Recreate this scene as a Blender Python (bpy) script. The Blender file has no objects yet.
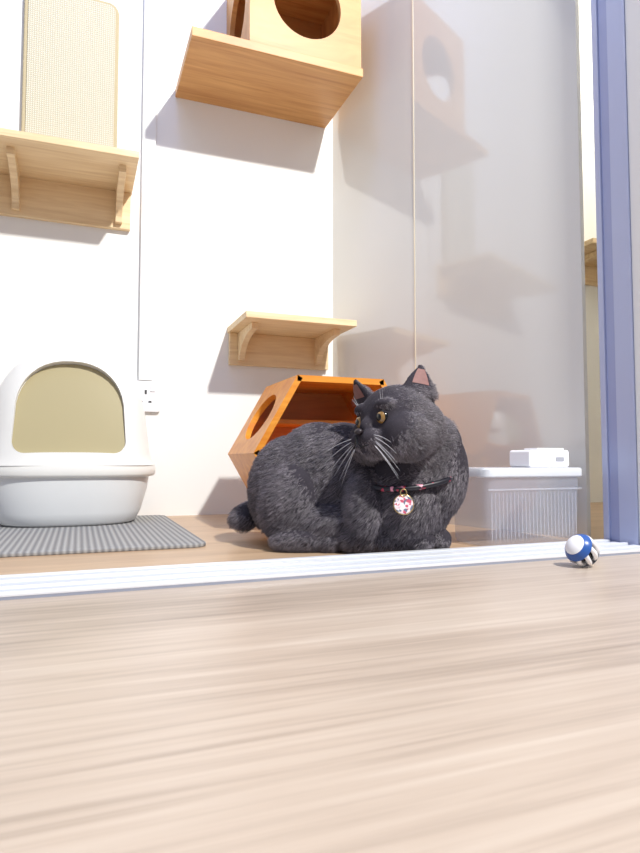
import bpy, bmesh, math, random
from mathutils import Vector, Matrix
from mathutils.bvhtree import BVHTree
random.seed(4)
S=bpy.context.scene
S.view_settings.view_transform='Standard'
col=S.collection
# ---------------------------------------------------------------- helpers
def new_obj(name,me,parent=None,mats=()):
    o=bpy.data.objects.new(name,me); col.objects.link(o)
    for m in mats: me.materials.append(m)
    if parent: o.parent=parent
    return o
def empty(name,loc=(0,0,0)):
    e=bpy.data.objects.new(name,None); e.empty_display_size=.05; col.objects.link(e); e.location=loc
    return e
def mesh(verts,faces):
    me=bpy.data.meshes.new('m'); me.from_pydata([tuple(v) for v in verts],[],faces); me.update()
    bm=bmesh.new(); bm.from_mesh(me); bmesh.ops.recalc_face_normals(bm,faces=bm.faces[:]); bm.to_mesh(me); bm.free()
    return me
def smooth(o,ang=None):
    for p in o.data.polygons: p.use_smooth=True
    if ang:
        m=o.modifiers.new('es','EDGE_SPLIT'); m.split_angle=math.radians(ang)
def bevel(o,w=.002,seg=2):
    m=o.modifiers.new('bv','BEVEL'); m.width=w; m.segments=seg; m.limit_method='ANGLE'; return o
def box(name,x0,x1,y0,y1,z0,z1,m,parent=None,bv=.0015):
    v=[(x,y,z) for z in (z0,z1) for y in (y0,y1) for x in (x0,x1)]
    f=[(0,1,3,2),(4,5,7,6),(0,1,5,4),(2,3,7,6),(0,2,6,4),(1,3,7,5)]
    o=new_obj(name,mesh(v,f),parent,[m])
    if bv: bevel(o,bv)
    return o
def prism(name,pts,origin,a,b,n,t,m,parent=None,bv=0):
    """extrude 2D polygon pts (in a,b axes at origin) along n by t"""
    O=Vector(origin);a=Vector(a);b=Vector(b);n=Vector(n)
    k=len(pts)
    v=[O+a*p[0]+b*p[1] for p in pts]+[O+a*p[0]+b*p[1]+n*t for p in pts]
    f=[tuple(range(k)),tuple(range(2*k-1,k-1,-1))]+[(i,(i+1)%k,k+(i+1)%k,k+i) for i in range(k)]
    o=new_obj(name,mesh(v,f),parent,[m])
    if bv: bevel(o,bv)
    return o
def rrect(w,h,r,seg=6,x0=0,y0=0):
    pts=[]
    for cx,cy,s in ((w-r,h-r,0),(r,h-r,90),(r,r,180),(w-r,r,270)):
        for i in range(seg+1):
            an=math.radians(s+90*i/seg); pts.append((x0+cx+r*math.cos(an),y0+cy+r*math.sin(an)))
    return pts
def holed(name,w,h,cx,cy,r,origin,a,b,n,t,m,parent=None,ry=None):
    O=Vector(origin);a=Vector(a);b=Vector(b);n=Vector(n); ry=ry or r
    angs=sorted(set([i*2*math.pi/48 for i in range(48)]+[math.atan2(y-cy,x-cx)%(2*math.pi) for x in(0,w) for y in (0,h)]))
    outer=[];inner=[]
    for an in angs:
        dx,dy=math.cos(an),math.sin(an)
        ts=[]
        if dx>1e-9: ts.append((w-cx)/dx)
        if dx<-1e-9: ts.append(-cx/dx)
        if dy>1e-9: ts.append((h-cy)/dy)
        if dy<-1e-9: ts.append(-cy/dy)
        k=min(ts); outer.append((cx+dx*k,cy+dy*k)); inner.append((cx+dx*r,cy+dy*ry))
    K=len(angs); v=[]
    for off in (0,t):
        for P in (outer,inner): v+= [O+a*p[0]+b*p[1]+n*off for p in P]
    f=[]
    for i in range(K):
        j=(i+1)%K
        f+=[(i,j,K+j,K+i),(2*K+i,3*K+i,3*K+j,2*K+j),(i,2*K+i,2*K+j,j),(K+i,K+j,3*K+j,3*K+i)]
    return new_obj(name,mesh(v,f),parent,[m])
def loft(name,rings,m,parent=None,cap0=True,cap1=True):
    k=len(rings[0]); v=[p for r in rings for p in r]; f=[]
    for a in range(len(rings)-1):
        for i in range(k):
            j=(i+1)%k; f.append((a*k+i,a*k+j,(a+1)*k+j,(a+1)*k+i))
    if cap0: f.append(tuple(range(k)))
    if cap1: f.append(tuple(range((len(rings)-1)*k,len(rings)*k)))
    return new_obj(name,mesh(v,f),parent,[m])
def sring(cx,cy,z,hx,hy,n=2.0,k=64):
    r=[]
    for i in range(k):
        t=2*math.pi*i/k; c,s=math.cos(t),math.sin(t)
        r.append(Vector((cx+hx*math.copysign(abs(c)**(2/n),c),cy+hy*math.copysign(abs(s)**(2/n),s),z)))
    return r
def tube(name,pts,rad,m,parent=None,cyclic=False,taper=None):
    cu=bpy.data.curves.new(name,'CURVE'); cu.dimensions='3D'; cu.bevel_depth=rad; cu.bevel_resolution=2
    s=cu.splines.new('POLY'); s.points.add(len(pts)-1)
    for i,p in enumerate(pts):
        s.points[i].co=(*p,1); s.points[i].radius=taper[i] if taper else 1
    s.use_cyclic_u=cyclic
    tmp=bpy.data.objects.new('t',cu); col.objects.link(tmp)
    dg=bpy.context.evaluated_depsgraph_get(); me=bpy.data.meshes.new_from_object(tmp.evaluated_get(dg))
    bpy.data.objects.remove(tmp)
    me.materials.clear()
    o=new_obj(name,me,parent,[m]); smooth(o); return o
# ---------------------------------------------------------------- materials
def base(name):
    m=bpy.data.materials.new(name); m.use_nodes=True
    return m,m.node_tree.nodes,m.node_tree.links,m.node_tree.nodes['Principled BSDF']
def lin(c): return tuple(((x/255)/12.92 if x/255<=.04045 else ((x/255+.055)/1.055)**2.4) for x in c)+(1,)
def plain(name,c,rough=.5,spec=.5,metal=0,var=.04,scale=30,bump=0,coat=0):
    m,N,L,P=base(name)
    P.inputs['Roughness'].default_value=rough; P.inputs['Metallic'].default_value=metal
    P.inputs['Specular IOR Level'].default_value=spec
    P.inputs['Coat Weight'].default_value=coat
    tc=N.new('ShaderNodeTexCoord'); no=N.new('ShaderNodeTexNoise'); no.inputs['Scale'].default_value=scale
    L.new(tc.outputs['Object'],no.inputs['Vector'])
    r=N.new('ShaderNodeValToRGB'); c=lin(c)
    r.color_ramp.elements[0].color=tuple(x*(1-var*2) for x in c[:3])+(1,)
    r.color_ramp.elements[1].color=tuple(min(1,x*(1+var)) for x in c[:3])+(1,)
    L.new(no.outputs['Fac'],r.inputs['Fac']); L.new(r.outputs['Color'],P.inputs['Base Color'])
    if bump:
        b=N.new('ShaderNodeBump'); b.inputs['Strength'].default_value=bump; b.inputs['Distance'].default_value=.002
        L.new(no.outputs['Fac'],b.inputs['Height']); L.new(b.outputs['Normal'],P.inputs['Normal'])
    return m
def wood(name,c1,c2,scale=(2,30,30),rough=.45,c3=None,bump=.1,mid=.5,fine=0):
    m,N,L,P=base(name); P.inputs['Roughness'].default_value=rough
    tc=N.new('ShaderNodeTexCoord'); mp=N.new('ShaderNodeMapping'); mp.inputs['Scale'].default_value=scale
    L.new(tc.outputs['Object'],mp.inputs['Vector'])
    n1=N.new('ShaderNodeTexNoise'); n1.inputs['Scale'].default_value=1; n1.inputs['Detail'].default_value=6; n1.inputs['Roughness'].default_value=.6; n1.inputs['Distortion'].default_value=1.2 if fine else .6
    L.new(mp.outputs['Vector'],n1.inputs['Vector'])
    r=N.new('ShaderNodeValToRGB'); e=r.color_ramp.elements
    e[0].position=.3; e[0].color=lin(c1); e[1].position=.7; e[1].color=lin(c2)
    if c3: x=e.new(mid); x.color=lin(c3)
    fac=n1.outputs['Fac']
    if fine:
        mp2=N.new('ShaderNodeMapping'); mp2.inputs['Scale'].default_value=(scale[0]*4,scale[1]*14,scale[2]); L.new(tc.outputs['Object'],mp2.inputs['Vector'])
        n2=N.new('ShaderNodeTexNoise'); n2.inputs['Scale'].default_value=1; n2.inputs['Detail'].default_value=5; n2.inputs['Distortion'].default_value=.3
        L.new(mp2.outputs['Vector'],n2.inputs['Vector'])
        mx=N.new('ShaderNodeMix'); mx.inputs['Factor'].default_value=fine
        L.new(n1.outputs['Fac'],mx.inputs['A']); L.new(n2.outputs['Fac'],mx.inputs['B']); fac=mx.outputs['Result']
    L.new(fac,r.inputs['Fac']); L.new(r.outputs['Color'],P.inputs['Base Color'])
    b=N.new('ShaderNodeBump'); b.inputs['Strength'].default_value=bump; b.inputs['Distance'].default_value=.001
    L.new(fac,b.inputs['Height']); L.new(b.outputs['Normal'],P.inputs['Normal'])
    return m
M_wall=plain('wall_paint',(243,243,240),.6,.3,var=.01,scale=3)
M_wall2=plain('wall_paint_warm',(245,240,222),.6,.3,var=.01,scale=3)
M_panel=plain('laminate_panel',(222,221,216),.08,.9,var=.02,scale=1.5,coat=.5)
M_trunk=plain('trunking_pvc',(240,240,238),.4,var=.01)
M_pine=wood('pine',(218,186,140),(246,222,180),(4,60,60),.5)
M_ply=wood('plywood',(184,128,72),(220,170,110),(3,50,12),.45)
M_hex=wood('stained_plywood',(214,124,34),(240,166,64),(5,40,40),.35)
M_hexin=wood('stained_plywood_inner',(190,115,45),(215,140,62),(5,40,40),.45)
M_floor=wood('vinyl_plank',(146,130,116),(204,190,175),(.9,8,1),.34,c3=(184,167,151),bump=.03,fine=.40)
M_floor2=wood('vinyl_plank_inner',(164,134,104),(208,178,146),(1.4,18,1),.38,bump=.05,fine=.4)
M_alu=plain('aluminium_track',(240,242,246),.3,.5,.2,var=.02)
M_aludark=plain('track_groove',(160,166,182),.4,.5,.2,var=.03)
M_frame=plain('blue_lit_aluminium',(186,195,226),.4,.4,.1,var=.01)  # grey aluminium, with the blue light on it put into the colour
M_frame2=plain('blue_lit_aluminium_dark',(160,170,210),.4,.4,.1,var=.01)  # darker groove tone, same blue light mixed into the colour
M_cream=plain('cream_plastic',(240,239,234),.3,.5,var=.01)
M_pan=plain('pan_plastic',(228,230,230),.35,.5,var=.01)
M_flap=plain('smoked_flap',(178,166,128),.3,.4,var=.03,scale=4)
M_black=plain('black',(12,12,14),.15)
M_white=plain('white_plastic',(245,245,247),.3,var=.01)
M_blue=plain('blue_plastic',(45,90,165),.3,var=.05)
M_sockdark=plain('socket_slot',(60,60,60),.5)
def ribmat(name,c1,c2,scale,direction='X',rough=.8):
    m,N,L,P=base(name); P.inputs['Roughness'].default_value=rough
    tc=N.new('ShaderNodeTexCoord'); w=N.new('ShaderNodeTexWave'); w.bands_direction=direction; w.inputs['Scale'].default_value=scale
    L.new(tc.outputs['Object'],w.inputs['Vector'])
    r=N.new('ShaderNodeValToRGB'); r.color_ramp.elements[0].color=lin(c1); r.color_ramp.elements[1].color=lin(c2)
    L.new(w.outputs['Fac'],r.inputs['Fac']); L.new(r.outputs['Color'],P.inputs['Base Color'])
    b=N.new('ShaderNodeBump'); b.inputs['Distance'].default_value=.002; b.inputs['Strength'].default_value=.6
    L.new(w.outputs['Fac'],b.inputs['Height']); L.new(b.outputs['Normal'],P.inputs['Normal'])
    return m
M_mat=ribmat('grey_mat',(128,127,128),(170,169,167),28,'X')
def sisal():
    m,N,L,P=base('sisal'); P.inputs['Roughness'].default_value=.9
    tc=N.new('ShaderNodeTexCoord')
    w1=N.new('ShaderNodeTexWave'); w1.bands_direction='Z'; w1.inputs['Scale'].default_value=55; w1.inputs['Distortion'].default_value=1
    w2=N.new('ShaderNodeTexWave'); w2.bands_direction='X'; w2.inputs['Scale'].default_value=55; w2.inputs['Distortion'].default_value=1
    mu=N.new('ShaderNodeMath'); mu.operation='MULTIPLY'
    for w in(w1,w2): L.new(tc.outputs['Object'],w.inputs['Vector'])
    L.new(w1.outputs['Fac'],mu.inputs[0]); L.new(w2.outputs['Fac'],mu.inputs[1])
    r=N.new('ShaderNodeValToRGB'); r.color_ramp.elements[0].color=lin((200,193,170)); r.color_ramp.elements[1].color=lin((234,230,214))
    L.new(mu.outputs[0],r.inputs['Fac']); L.new(r.outputs['Color'],P.inputs['Base Color'])
    b=N.new('ShaderNodeBump'); b.inputs['Distance'].default_value=.002; b.inputs['Strength'].default_value=.7; L.new(mu.outputs[0],b.inputs['Height']); L.new(b.outputs['Normal'],P.inputs['Normal'])
    return m
M_sisal=sisal(); M_sisalb=plain('sisal_binding',(192,178,144),.8,var=.04,scale=200,bump=.3)
def clear(name,c,alpha,rough=.2):
    m,N,L,P=base(name); P.inputs['Base Color'].default_value=lin(c); P.inputs['Alpha'].default_value=alpha; P.inputs['Roughness'].default_value=rough
    return m
M_clear=clear('translucent_plastic',(196,204,222),.27,.12); M_rib=clear('translucent_rib',(236,240,250),.18)

# ---------------------------------------------------------------- room shell
WY=1.82
box('floor',-1.6,3.0,.865,2.0,-.05,0,M_floor2,bv=0)
box('floor_hall',-2.2,3.0,-2.5,.865,-.05,0,M_floor,bv=0)
box('wall_back',-1.6,3.0,WY,WY+.1,0,2.7,M_wall,bv=0)
pa=Vector((.75,1.82,0)); pb=Vector((.95,.971,0)); dv=(pb-pa); ln=dv.length; dn=dv.normalized(); nn=Vector((-dn.y,dn.x,0))
if nn.x<0: nn=-nn
prism('wall_right',[(0,0),(ln,0),(ln,2.7),(0,2.7)],pa,dn,(0,0,1),nn,.012,M_panel)
t=(1.82-1.449)/(1.82-.971)*ln
M_seam=plain('seam_strip',(235,225,200),.3,var=.01)
prism('trim_1',[(t-.0018,0),(t+.0018,0),(t+.0018,2.7),(t-.0018,2.7)],pa-nn*.0012,dn,(0,0,1),nn,.001,M_seam)
box('wall_front',.951,3.0,.78,.848,0,2.7,M_wall,bv=0)
box('wall_side',2.6,2.7,.9,1.82,0,2.7,M_wall2,bv=0)
df=empty('door_frame',(.96,.88,0))
def dfb(n,x0,x1,y0,y1,m):
    o=box(n,x0-.96,x1-.96,y0-.88,y1-.88,0,2.7,m,df,.001); return o
dfb('jamb_core',.962,.985,.849,.93,M_frame)
dfb('jamb_lip_back',.950,.963,.916,.93,M_frame)
dfb('jamb_groove',.953,.963,.892,.916,M_frame2)
dfb('jamb_channel',.950,.963,.857,.892,M_frame)
dfb('jamb_lip_front',.948,.963,.849,.857,M_frame)
tr=empty('sliding_door_track',(0,.865,0))
box('track_base',-1.6,.947,-.065,.065,0,.003,M_aludark,tr,0)
for i,(y,w,h) in enumerate([(-.058,.014,.007),(-.034,.008,.008),(-.014,.012,.006),(.008,.008,.008),(.03,.012,.006),(.054,.016,.008)]):
    box('track_rail_%d'%(i+1),-1.6,.947,y-w/2,y+w/2,.003,h,M_alu,tr,.001)
box('cable_trunking',.152,.190,WY-.014,WY,.385,2.7,M_trunk)
so=empty('wall_socket',(.172,WY,.34))
prism('plate',rrect(.082,.088,.008),(-.041,-.012,-.044),(1,0,0),(0,0,1),(0,1,0),.012,M_white,so,.002)
box('switch',.012,.026,-.015,-.012,.014,.034,M_white,so,.001)
box('pin_earth',-.003,.003,-.0128,-.0118,.006,.018,M_sockdark,so,0)
box('pin_l',-.016,-.008,-.0128,-.0118,-.018,-.013,M_sockdark,so,0)
box('pin_n',.008,.016,-.0128,-.0118,-.018,-.013,M_sockdark,so,0)
# ---------------------------------------------------------------- shelves
def shelf(x0,x1,y0,z0,zb,brx,name='wall_shelf'):
    e=empty(name,((x0+x1)/2,WY,z0)); ox,oy,oz=(x0+x1)/2,WY,z0
    box('board',x0-ox,x1-ox,y0-oy,0,0,.018,M_pine,e)
    box('back_board',x0-ox+.004,x1-ox-.004,-.018,0,zb-oz,0,M_pine,e)
    d=(WY-y0)*.78; hh=z0-zb-.012
    for i,bx in enumerate(brx):
        pts=[(-.018,0),(-d,0),(-d,-.018)]
        for k in range(1,8):
            an=math.pi/2*k/8; pts.append((-d+(d-.034)*math.sin(an)*1.0,-.018-(hh-.018)*(1-math.cos(an))))
        pts+=[(-.034,-hh),(-.018,-hh)]
        prism('bracket_%d'%(i+1),pts,(bx-ox-.009,0,0),(0,1,0),(0,0,1),(1,0,0),.018,M_pine,e,.001)
shelf(-.52,.126,1.583,.918,.811,(-.17,.09))
shelf(.407,.731,1.593,.54,.444,(.445,.69))
shelf(1.62,2.2,1.6,.90,.83,(1.7,2.1))
sm=empty('scratching_mat',(-.04,1.80,1.2))
prism('binding',rrect(.245,.52,.03),(-.1225,0,-.258),(1,0,0),(0,0,1),(0,1,0),.014,M_sisalb,sm,.003)
prism('sisal_face',rrect(.225,.50,.02),(-.1125,-.004,-.248),(1,0,0),(0,0,1),(0,1,0),.006,M_sisal,sm,.001)
# ---------------------------------------------------------------- wall cat house
ch=empty('wall_cat_house',(.48,WY,1.24)); o=Vector((.48,WY,1.24))
box('base_board',.245-o.x,.724-o.x,1.53-WY,0,-.005,.02,M_ply,ch)
x0,x1,y0,z0,z1=.397-o.x,.72-o.x,1.535-WY,.02,.33
holed('front_panel',x1-x0,z1-z0,.163,.148,.098,(x0,y0,z0),(1,0,0),(0,0,1),(0,1,0),.014,M_ply,ch)
holed('left_panel',-y0-.014,z1-z0,.13,.16,.095,(x0,y0+.014,z0),(0,1,0),(0,0,1),(1,0,0),.014,M_ply,ch)
box('right_panel',x1-.014,x1,y0+.014,0,z0,z1,M_ply,ch)
box('rear_panel',x0+.014,x1-.014,-.012,0,z0,z1,M_ply,ch)
box('top_panel',x0,x1,y0,0,z1,z1+.015,M_ply,ch)
# ---------------------------------------------------------------- hexagonal house
hx=empty('hexagonal_cat_house',(.558,1.425,0))
H=.35; w2=.2075; tw=.1075
P=[(-tw,0),(tw,0),(w2,H/2),(tw,H),(-tw,H),(-w2,H/2)]
c=(0,H/2)
names=['bottom_panel','lower_right_panel','upper_right_panel','top_panel','upper_left_panel','lower_left_panel']
TH=.014
for i in range(6):
    p,q=P[i],P[(i+1)%6]
    dd=Vector((q[0]-p[0],0,q[1]-p[1])); L_=dd.length; dd.normalize()
    n=Vector((-dd.z,0,dd.x))
    if n.dot(Vector((c[0]-p[0],0,c[1]-p[1])))<0: n=-n
    org=Vector((p[0],-.125,p[1]))
    if i==4: holed(names[i],L_,.25,L_/2,.125,.062,org,dd,(0,1,0),n,TH,M_hex,hx,ry=.075)
    else: prism(names[i],[(0,0),(L_,0),(L_,.25),(0,.25)],org,dd,(0,1,0),n,TH,M_hex,hx)
prism('rear_panel',[(p[0]*.93,(p[1]-H/2)*.93+H/2) for p in P],(0,.11,0),(1,0,0),(0,0,1),(0,1,0),.012,M_hexin,hx)
box('inner_shelf',-.12,.12,-.02,.11,H*.70,H*.70+.012,M_hex,hx)
# ---------------------------------------------------------------- mat & litter box
lm=empty('litter_mat',(-.150,1.47,0))
prism('mat_body',rrect(.75,.645,.03),(-.375,-.325,0),(1,0,0),(0,1,0),(0,0,1),.007,M_mat,lm,.002)
lb=empty('litter_box',(-.02,1.66,.0072))
def lofts(n,L,m,k=3.0): return loft(n,[sring(0,0,z,a,b,k,96) for z,a,b in L],m,lb)
pan=lofts('pan',[(0,.145,.114),(.006,.156,.123),(.03,.168,.131),(.08,.182,.141),(.118,.188,.144)],M_pan,2.6); smooth(pan,50)
rim=lofts('rim',[(.112,.188,.144),(.114,.199,.151),(.120,.203,.154),(.134,.203,.154),(.142,.200,.153)],M_cream,2.6); smooth(rim,60)
hood=lofts('hood',[(.140,.200,.153),(.150,.194,.151),(.165,.188,.148),(.22,.181,.140),(.27,.175,.131),(.31,.166,.122),(.345,.150,.112),(.37,.133,.103),(.39,.112,.092),(.403,.090,.077),(.412,.066,.06),(.417,.04,.036),(.4185,.012,.01)],M_cream,2.8)
def arch(hw,z0,z1,r,seg=10):
    pts=[]
    for i in range(seg+1):
        a=math.radians(180+90*i/seg); pts.append((-hw+r+r*math.cos(a),z0+r+r*math.sin(a)))
    for i in range(seg+1):
        a=math.radians(270+90*i/seg); pts.append((hw-r+r*math.cos(a),z0+r+r*math.sin(a)))
    R=.125
    for i in range(2*seg+1):
        a=math.pi*i/(2*seg); c_,s_=math.cos(a),math.sin(a)
        pts.append((hw*math.copysign(abs(c_)**.9,c_)*.97,z1-R+R*abs(s_)**.9))
    return pts
bdir=Vector((0,.050,.213)).normalized(); ndir=Vector((0,bdir.z,-bdir.y))
A=arch(.122,.0,.222,.03)
org=Vector((0,-.148+.022,.165))
cut=prism('cutter',A,org-ndir*.08,(1,0,0),bdir,ndir,.08,M_cream,lb)
bm_=hood.modifiers.new('b','BOOLEAN'); bm_.object=cut; bm_.operation='DIFFERENCE'; bm_.solver='EXACT'
dg=bpy.context.evaluated_depsgraph_get(); dg.update()
me=bpy.data.meshes.new_from_object(hood.evaluated_get(dg)); hood.modifiers.clear(); hood.data=me
bpy.data.objects.remove(cut)
smooth(hood,35)
prism('flap',[(p[0]*.99,p[1]*.99+.001) for p in A],org-ndir*.002,(1,0,0),bdir,ndir,.0015,M_flap,lb)
# ---------------------------------------------------------------- storage container
sc=empty('plastic_container',(.802,1.006,0))
def sc_ring(z,e): 
    return [Vector((p[0]-.112-e+0,p[1]-.062-e,z)) for p in rrect(.224+2*e,.124+2*e,.018)]
cb=loft('tub',[sc_ring(.001,-.006),sc_ring(.006,-.004),sc_ring(.130,0)],M_clear,sc,True,False); smooth(cb,50)
for i in range(24):
    x=-.1+i*.0085
    box('rib_%d'%(i+1),x,x+.0016,-.0605,-.0595,.014,.10,M_rib,sc,0)
box('band',-.108,.108,-.064,-.062,.104,.107,M_rib,sc,0)
lid=loft('lid',[sc_ring(.128,.003),sc_ring(.130,.005),sc_ring(.142,.005),sc_ring(.145,.003),sc_ring(.1455,-.01)],M_rib,sc); smooth(lid,40)
lid.data.materials[0]=clear('lid_plastic',(236,240,246),.7)
gd=empty('white_gadget',(.858,1.0,.1456))
prism('body',rrect(.098,.034,.006),(-.049,-.03,0),(1,0,0),(0,0,1),(0,1,0),.06,M_white,gd,.002)
prism('front_port',rrect(.02,.008,.002),(.015,-.031,.012),(1,0,0),(0,0,1),(0,1,0),.002,plain('port_grey',(170,172,180),.4),gd)
box('cap',-.02,.045,-.02,.02,.034,.038,M_white,gd,.001)
# ---------------------------------------------------------------- toy ball
BR=.0245
tb=empty('cat_toy_ball',(.706,.733,BR)); tb.rotation_mode='QUATERNION'; tb.rotation_quaternion=Vector((-.95,-.12,.55)).to_track_quat('Z','Y')
def sph(n,r,m,parent,loc=(0,0,0),sc_=(1,1,1),seg=32):
    bm=bmesh.new(); bmesh.ops.create_uvsphere(bm,u_segments=seg,v_segments=seg//2,radius=r)
    for v in bm.verts: v.co=Vector((v.co.x*sc_[0],v.co.y*sc_[1],v.co.z*sc_[2]))+Vector(loc)
    me=bpy.data.meshes.new(n); bm.to_mesh(me); bm.free(); o=new_obj(n,me,parent,[m]); smooth(o); return o
sph('inner_bell',.016,M_black,tb)
for k in range(9):
    a=k*math.pi*2/9; pts=[]
    for i in range(17):
        t=math.pi*i/16; an=a+ .35*math.cos(t)
        pts.append((.0205*math.sin(t)*math.cos(an),.0205*math.sin(t)*math.sin(an),.0205*math.cos(t)))
    tube('slat_%d'%(k+1),pts,.0036,M_white,tb)
def capo(n,m,z0,z1,r):
    cap=sph(n,r,m,tb,seg=64)
    bm=bmesh.new(); bm.from_mesh(cap.data); bmesh.ops.delete(bm,geom=[v for v in bm.verts if not(z0<=v.co.z<=z1)],context='VERTS'); bm.to_mesh(cap.data); bm.free()
capo('blue_cap',M_blue,.009,.03,.0243)
capo('white_badge',M_white,.0190,.03,.0246)
capo('rear_cap',M_white,-.03,-.015,.0241)
# ---------------------------------------------------------------- CAT
YAW=math.radians(21.2)
U0,V0=.10,1.13
cat=empty('cat',(U0*math.cos(YAW)+V0*math.sin(YAW),-U0*math.sin(YAW)+V0*math.cos(YAW),0)); cat.rotation_euler=(0,0,-YAW)
def loc(u,v,z): return Vector((u-U0,v-V0,z))
bm=bmesh.new()
def ell(cn,r,ax=None):
    A_=Matrix.Identity(3) if ax is None else Matrix((ax[0],ax[1],ax[2])).transposed()
    g=bmesh.ops.create_icosphere(bm,subdivisions=3,radius=1)
    for v in g['verts']: v.co=A_@Vector((v.co.x*r[0],v.co.y*r[1],v.co.z*r[2]))+cn
def E(u,v,z,a,b,c_): ell(loc(u,v,z),(a,b,c_))
E(-.052,1.205,.106,.080,.082,.104)   # rump
E(.00,1.19,.120,.092,.082,.114)
E(.045,1.175,.120,.10,.083,.112)     # mid back
E(.11,1.155,.118,.10,.083,.108)
E(.165,1.125,.112,.080,.078,.106)    # shoulders
E(.200,1.115,.140,.066,.068,.090)    # chest right
E(.15,1.085,.105,.062,.056,.095)     # chest front
E(.165,1.09,.175,.062,.06,.062)      # neck
E(.194,1.10,.186,.058,.055,.056)     # nape ruff
E(.05,1.15,.05,.13,.082,.050)        # belly
E(-.045,1.140,.078,.062,.058,.080)   # haunch (near)
E(-.06,1.25,.08,.065,.05,.078)
E(.082,1.080,.078,.036,.048,.068)    # near shoulder/upper foreleg
E(.085,1.078,.025,.055,.028,.024)    # forearm
E(.13,1.084,.02,.035,.026,.020)
E(.174,1.088,.02,.026,.030,.020)     # paw
E(.212,1.112,.02,.022,.032,.020)     # far paw
E(-.03,1.096,.02,.058,.026,.021)     # hind foot
E(.018,1.091,.017,.024,.024,.017)
for i in range(9):                   # tail
    t=i/8; u=-.095-.055*math.sin(t*2.0); v=1.25-.04*t; z=.066-.022*t
    E(u,v,z,.025-.004*t,.025-.004*t,.024-.004*t)
# head
th=math.radians(57)
d=Vector((-math.sin(th),-math.cos(th),0)); l=Vector((math.cos(th),-math.sin(th),0)); zz=Vector((0,0,1))
roll=math.radians(5)
l2=(l*math.cos(roll)+zz*math.sin(roll)); z2=(zz*math.cos(roll)-l*math.sin(roll)); l=l2; zz=z2
C=loc(.130,1.060,.223); ax=(d,l,zz)
def HP(a,b,c_): return C+d*a+l*b+zz*c_
def HE(a,b,c_,ra,rb,rc): ell(HP(a,b,c_),(ra,rb,rc),ax)
HE(0,0,.003,.063,.069,.063)
HE(-.012,0,-.01,.066,.076,.060)
for s in(-1,1):
    HE(.018,s*.046,-.026,.043,.039,.041)
    HE(.060,s*.014,-.030,.024,.019,.018)
    HE(.044,s*.028,.026,.018,.020,.011)
HE(.054,0,-.046,.020,.018,.015)
HE(.056,0,-.008,.020,.013,.018)
def ear(B,T,n,w,t):
    up=(T-B).normalized(); n=(n-up*n.dot(up)).normalized(); sd=up.cross(n)
    rings=[];K=20;NS=9
    for j in range(NS+1):
        s=j/NS; ww=w*max(.12,(1-s**1.7))**.85; tt=t*max(.25,1-s*.75)
        cc=B.lerp(T,s)
        rings.append([cc+sd*ww*math.cos(2*math.pi*k/K)+n*(tt*math.sin(2*math.pi*k/K)) for k in range(K)])
    vs=[]
    for r in rings: vs.append([bm.verts.new(p) for p in r])
    for a_ in range(NS):
        for k in range(K):
            bm.faces.new((vs[a_][k],vs[a_][(k+1)%K],vs[a_+1][(k+1)%K],vs[a_+1][k]))
    bm.faces.new(vs[0]); bm.faces.new(vs[-1][::-1])
    pv=[];pf=[]
    for j in range(NS+1):
        s=.32+.50*j/NS; ww=w*max(.05,(1-s**1.7))**.85*.55; tt=t*max(.25,1-s*.75)
        cc=B.lerp(T,s)
        for k in range(7):
            x=(k/3-1); pv.append(cc+sd*ww*x+n*(tt*math.sqrt(max(0,1-(x*.66)**2))+.0010-.001*(1-x*x)))
    for j in range(NS):
        for k in range(6): a_=j*7+k; pf.append((a_,a_+1,a_+8,a_+7))
    return pv,pf
earN_B=loc(.1655,1.037,.268); earN_T=loc(.173,1.055,.3235)
earF_B=loc(.083,1.093,.258); earF_T=loc(.060,1.085,.302)
pN=ear(earN_B,earN_T,(d*.35+l*.8),.031,.0105)
pF=ear(earF_B,earF_T,(d*.75-l*.05),.030,.011)
me=bpy.data.meshes.new('raw'); bmesh.ops.recalc_face_normals(bm,faces=bm.faces[:]); bm.to_mesh(me); bm.free()
raw=bpy.data.objects.new('raw',me); col.objects.link(raw)
r=raw.modifiers.new('r','REMESH'); r.mode='VOXEL'; r.voxel_size=.0034
s_=raw.modifiers.new('s','SMOOTH'); s_.factor=.5; s_.iterations=6
dg=bpy.context.evaluated_depsgraph_get(); dg.update()
bme=bpy.data.meshes.new_from_object(raw.evaluated_get(dg)); bpy.data.objects.remove(raw)
for v in bme.vertices: 
    if v.co.z<.002: v.co.z=.002
def furmat():
    m,N,L,P=base('grey_fur'); P.inputs['Roughness'].default_value=.38; P.inputs['Specular IOR Level'].default_value=.6
    tc=N.new('ShaderNodeTexCoord'); no=N.new('ShaderNodeTexNoise'); no.inputs['Scale'].default_value=26; no.inputs['Detail'].default_value=8; no.inputs['Roughness'].default_value=.75
    L.new(tc.outputs['Object'],no.inputs['Vector'])
    r=N.new('ShaderNodeValToRGB'); e=r.color_ramp.elements
    e[0].position=.3; e[0].color=lin((90,85,92)); e[1].position=.75; e[1].color=lin((142,134,140))
    L.new(no.outputs['Fac'],r.inputs['Fac']); 
    hi=N.new('ShaderNodeHairInfo'); r2=N.new('ShaderNodeValToRGB'); r2.color_ramp.elements[0].color=(.32,.32,.33,1); r2.color_ramp.elements[1].color=(2.6,2.6,2.6,1); x=r2.color_ramp.elements.new(.7); x.color=(1.0,1.0,1.0,1)
    L.new(hi.outputs['Random'],r2.inputs['Fac'])
    mx=N.new('ShaderNodeMix'); mx.data_type='RGBA'; mx.blend_type='MULTIPLY'; mx.inputs['Factor'].default_value=1
    L.new(r.outputs['Color'],mx.inputs['A']); L.new(r2.outputs['Color'],mx.inputs['B'])
    L.new(mx.outputs['Result'],P.inputs['Base Color'])
    return m
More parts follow.
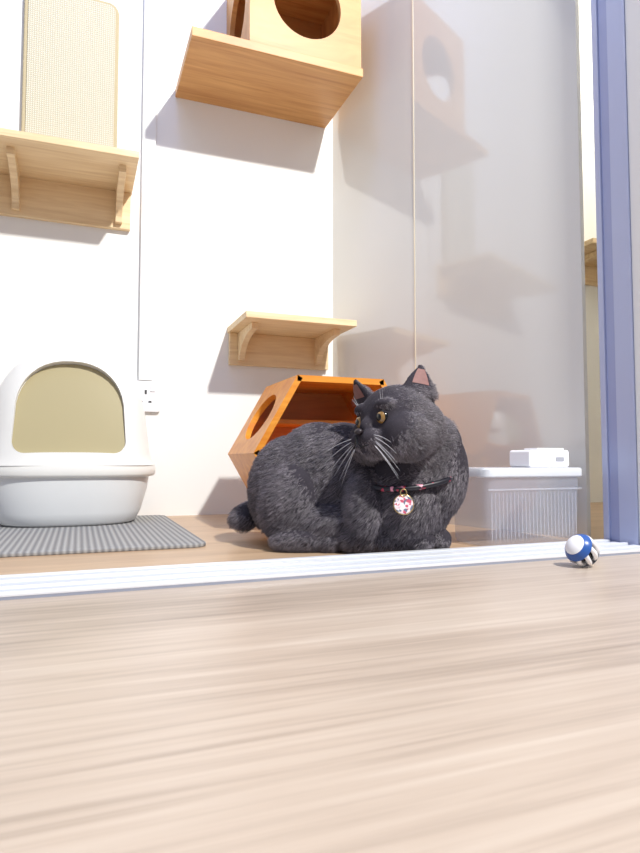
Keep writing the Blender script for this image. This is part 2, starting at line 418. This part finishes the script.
M_fur=furmat(); M_skin=plain('undercoat',(60,56,62),.95,.1,var=.12,scale=60)
body=new_obj('body',bme,cat,[M_skin,M_fur]); smooth(body)
for p in bme.polygons: p.material_index=0
EYE=[HP(.0495,s*.029,.004) for s in(1,-1)]
vgb=body.vertex_groups.new(name='dens_body'); vgh=body.vertex_groups.new(name='dens_head'); vgl=body.vertex_groups.new(name='len')
nose=HP(.080,0,-.017)
epts=pN[0]+pF[0]
for v in bme.vertices:
    p=v.co; w=1.0
    for e_ in EYE:
        if (p-e_).length<.0140: w=0
    if (p-nose).length<.007: w=0
    if p.z<.004: w=0
    if p.z>.25 and min((p-q).length for q in epts)<.0040: w=0
    h=(p-C).length; f=(p-HP(.06,0,-.01)).length
    hw=1 if (h<.090 or p.z>.27) else max(0,1-(h-.090)/.02)
    vgb.add([v.index],w*(1-hw),'REPLACE'); vgh.add([v.index],w*hw,'REPLACE')
    Lg=.85
    if h<.11: Lg=.6+.25*max(0,(h-.06)/.05)
    if f<.055: Lg=min(Lg,.30+.3*f/.055)
    if p.z>.290: Lg=min(Lg,.28)
    if p.z<.035: Lg=min(Lg,.6)
    vgl.add([v.index],min(1,Lg),'REPLACE')
def fur(name,count,dens,al,nf):
    pm=body.modifiers.new(name,'PARTICLE_SYSTEM'); ps=body.particle_systems[-1]; st=ps.settings
    st.type='HAIR'; st.count=count; st.hair_step=3; st.emit_from='FACE'; st.use_emit_random=True
    st.use_advanced_hair=True; st.normal_factor=nf
    st.object_align_factor=al
    st.factor_random=.0006
    st.child_type='INTERPOLATED'; st.rendered_child_count=10; st.child_percent=1; st.clump_factor=.1; st.roughness_2=.0011
    st.child_length=1; st.render_step=3
    st.root_radius=1.0; st.tip_radius=.25; st.radius_scale=.00030; st.material=2
    ps.vertex_group_density=dens; ps.vertex_group_length='len'
fur('fur_body',18000,'dens_body',(-.0016,.0004,-.0017),.0014)
fur('fur_head',9000,'dens_head',(.0015,.0010,-.0009),.0012)
M_ear=plain('ear_skin',(130,84,78),.6,var=.15,scale=120)
for n_,(pv,pf) in (('ear_inner_near',pN),('ear_inner_far',pF)):
    o_=new_obj(n_,mesh(pv,pf),cat,[M_ear]); smooth(o_)
M_iris=plain('iris',(150,112,52),.15,.6,var=.15,scale=300,coat=1)
for i,e_ in enumerate(EYE):
    s=1 if i==0 else -1
    g=(d+l*.08*s+Vector((-.12,0,-.04))).normalized()
    bm=bmesh.new(); bmesh.ops.create_uvsphere(bm,u_segments=32,v_segments=24,radius=.0122)
    q=g.to_track_quat('Z','Y')
    for fce in bm.faces:
        c0=fce.calc_center_median().normalized(); a=math.degrees(math.acos(max(-1,min(1,c0.z))))
        fce.material_index=0 if a<31 else (1 if a<58 else 0); fce.smooth=True
    for v in bm.verts: v.co=q@v.co+e_
    me=bpy.data.meshes.new('eye'); bm.to_mesh(me); bm.free()
    new_obj('eye_%d'%(i+1),me,cat,[M_black,M_iris])
    bm=bmesh.new(); bmesh.ops.create_uvsphere(bm,u_segments=32,v_segments=24,radius=.0131)
    q2=(zz*1.0-d*.45).normalized().to_track_quat('Z','Y')
    bmesh.ops.delete(bm,geom=[v for v in bm.verts if v.co.z<.0050],context='VERTS')
    for v in bm.verts: v.co=q2@v.co+e_
    me=bpy.data.meshes.new('lid'); bm.to_mesh(me); bm.free()
    o_=new_obj('eyelid_%d'%(i+1),me,cat,[M_skin]); smooth(o_)
M_nose=plain('nose_leather',(48,40,44),.4)
bm=bmesh.new(); ell(HP(.0805,0,-.017),(.0065,.0082,.0055),ax); me=bpy.data.meshes.new('nose'); bm.to_mesh(me); bm.free()
o_=new_obj('nose',me,cat,[M_nose]); smooth(o_)
tube('mouth',[HP(.0785,.020,-.041),HP(.0845,.010,-.0435),HP(.0855,.003,-.037),HP(.086,0,-.025),HP(.0855,-.003,-.037),HP(.0845,-.010,-.0435),HP(.0785,-.020,-.041)],.0012,M_black,cat)
M_whisk=plain('whisker',(235,235,240),.4)
k=0
for s in(1,-1):
    for j in range(6):
        k+=1; a0=.070; b0=s*(.020+.003*(j%2)); c0=-.024-.003*j
        p0=HP(a0,b0,c0); out=(l*s*(.8)+d*(.15-.10*j)+zz*(-.10-.18*j)).normalized() if s>0 else (l*s*.8+d*(.35-.05*j)+zz*(-.10-.18*j)).normalized()
        pts=[p0+out*(.066*t)+Vector((0,0,-.012*t*t)) for t in [0,.2,.4,.6,.8,1]]
        tube('whisker_%d'%k,pts,.00036,M_whisk,cat,taper=[1,1,.9,.7,.5,.2])
for s in(1,-1):
    for j in range(2):
        k+=1; p0=HP(.052,s*.028,.024); out=(zz*.9+d*.3+l*s*(.3+.3*j)).normalized()
        tube('whisker_%d'%k,[p0+out*.028*t for t in(0,.5,1)],.00030,M_whisk,cat,taper=[1,.8,.2])
# collar
bvh=BVHTree.FromPolygons([v.co.copy() for v in bme.vertices],[tuple(p.vertices) for p in bme.polygons])
cc=loc(.15,1.09,.132); f_=Vector((-.15,-1,-.30)).normalized(); rt=Vector((1,-.15,.05)).normalized()
rt=(rt-f_*rt.dot(f_)).normalized()
cpts=[]
for i in range(48):
    a=2*math.pi*i/48; dr=(f_*math.cos(a)+rt*math.sin(a)).normalized()
    far=cc+dr*.3; hit=bvh.ray_cast(far,-dr)
    p=hit[0] if hit[0] else cc+dr*.06
    rr=min((p-cc).length,.078)
    cpts.append((dr,rr))
sm_=[]
for i in range(48):
    rr=sum(cpts[(i+j)%48][1] for j in range(-3,4))/7
    sm_.append(cc+cpts[i][0]*(rr+.0055))
def dots(name,scale,stops):
    m,N,L,P=base(name); P.inputs['Roughness'].default_value=.4
    tc=N.new('ShaderNodeTexCoord'); v=N.new('ShaderNodeTexVoronoi'); v.inputs['Scale'].default_value=scale
    L.new(tc.outputs['Object'],v.inputs['Vector']); r=N.new('ShaderNodeValToRGB'); r.color_ramp.interpolation='CONSTANT'
    e=r.color_ramp.elements; e[0].color=lin(stops[0][1]); e[1].position=stops[1][0]; e[1].color=lin(stops[1][1])
    for a_,b_ in stops[2:]: x=e.new(a_); x.color=lin(b_)
    sp=N.new('ShaderNodeSeparateColor'); L.new(v.outputs['Color'],sp.inputs['Color']); L.new(sp.outputs[0],r.inputs['Fac'])
    L.new(r.outputs['Color'],P.inputs['Base Color']); return m
tube('collar',sm_,.0048,dots('collar_fabric',190,[(0,(22,20,30)),(.5,(170,45,70)),(.6,(225,150,170)),(.68,(22,20,30))]),cat,True)
fp=sm_[47].lerp(sm_[0],.5)
cpos=fp+Vector((0,-.012,-.025))
cn_=Vector((-.1,-1,.15)).normalized(); ca=Vector((1,-.1,0)).normalized(); cb2=ca.cross(cn_); 
prism('charm',[(.0155*math.cos(i*math.pi/16),.0155*math.sin(i*math.pi/16)) for i in range(32)],cpos,ca,cb2,cn_,.004,dots('charm_enamel',230,[(0,(240,230,232)),(.35,(205,90,115)),(.6,(240,215,220)),(.78,(110,120,140))]),cat,.001)
M_gold=plain('brass',(205,175,120),.25,metal=.9)
tube('charm_rim',[cpos+cn_*.002+ca*.0157*math.cos(i*math.pi/16)+cb2*.0157*math.sin(i*math.pi/16) for i in range(32)],.0014,M_gold,cat,True)
tube('charm_ring',[fp.lerp(cpos+Vector((0,0,.0155)),.6)+cb2*.006*math.cos(i*math.pi/8)+ca*.005*math.sin(i*math.pi/8)+Vector((0,-.006,0)) for i in range(16)],.001,M_gold,cat,True)
# ---------------------------------------------------------------- lights
def area(name,loc_,tgt,size,power,colr):
    L_=bpy.data.lights.new(name,'AREA'); L_.size=size; L_.energy=power; L_.color=colr
    o=bpy.data.objects.new(name,L_); col.objects.link(o); o.location=loc_
    o.rotation_euler=(Vector(tgt)-Vector(loc_)).to_track_quat('-Z','Y').to_euler(); return o
area('ceiling_lamp',(1.05,-.95,2.6),(.3,1.3,.6),.10,140,(1,.985,.945))
area('ceiling_lamp.001',(-.6,-.6,2.7),(.2,.9,0),1.0,8,(.75,.82,1))
area('ceiling_lamp.002',(.1,1.0,2.6),(.85,1.35,1.5),.4,8,(.32,.45,1))
pl=bpy.data.lights.new('side_room_lamp','POINT'); pl.energy=16; pl.color=(1,.95,.86); pl.shadow_soft_size=.1
po=bpy.data.objects.new('side_room_lamp',pl); col.objects.link(po); po.location=(1.7,1.35,1.7)
W=bpy.data.worlds.new('world'); S.world=W; W.use_nodes=True
W.node_tree.nodes['Background'].inputs[0].default_value=(.72,.79,1,1); W.node_tree.nodes['Background'].inputs[1].default_value=.44
# ---------------------------------------------------------------- camera
cd=bpy.data.cameras.new('camera'); cam=bpy.data.objects.new('camera',cd); col.objects.link(cam)
cd.sensor_fit='VERTICAL'; cd.sensor_height=36; cd.lens=620/853*36; cd.clip_start=.01
cd.dof.use_dof=True; cd.dof.focus_distance=1.15; cd.dof.aperture_fstop=16
cam.location=(0,0,.16); cam.rotation_euler=(math.radians(90+3.09),0,-YAW)
S.camera=cam
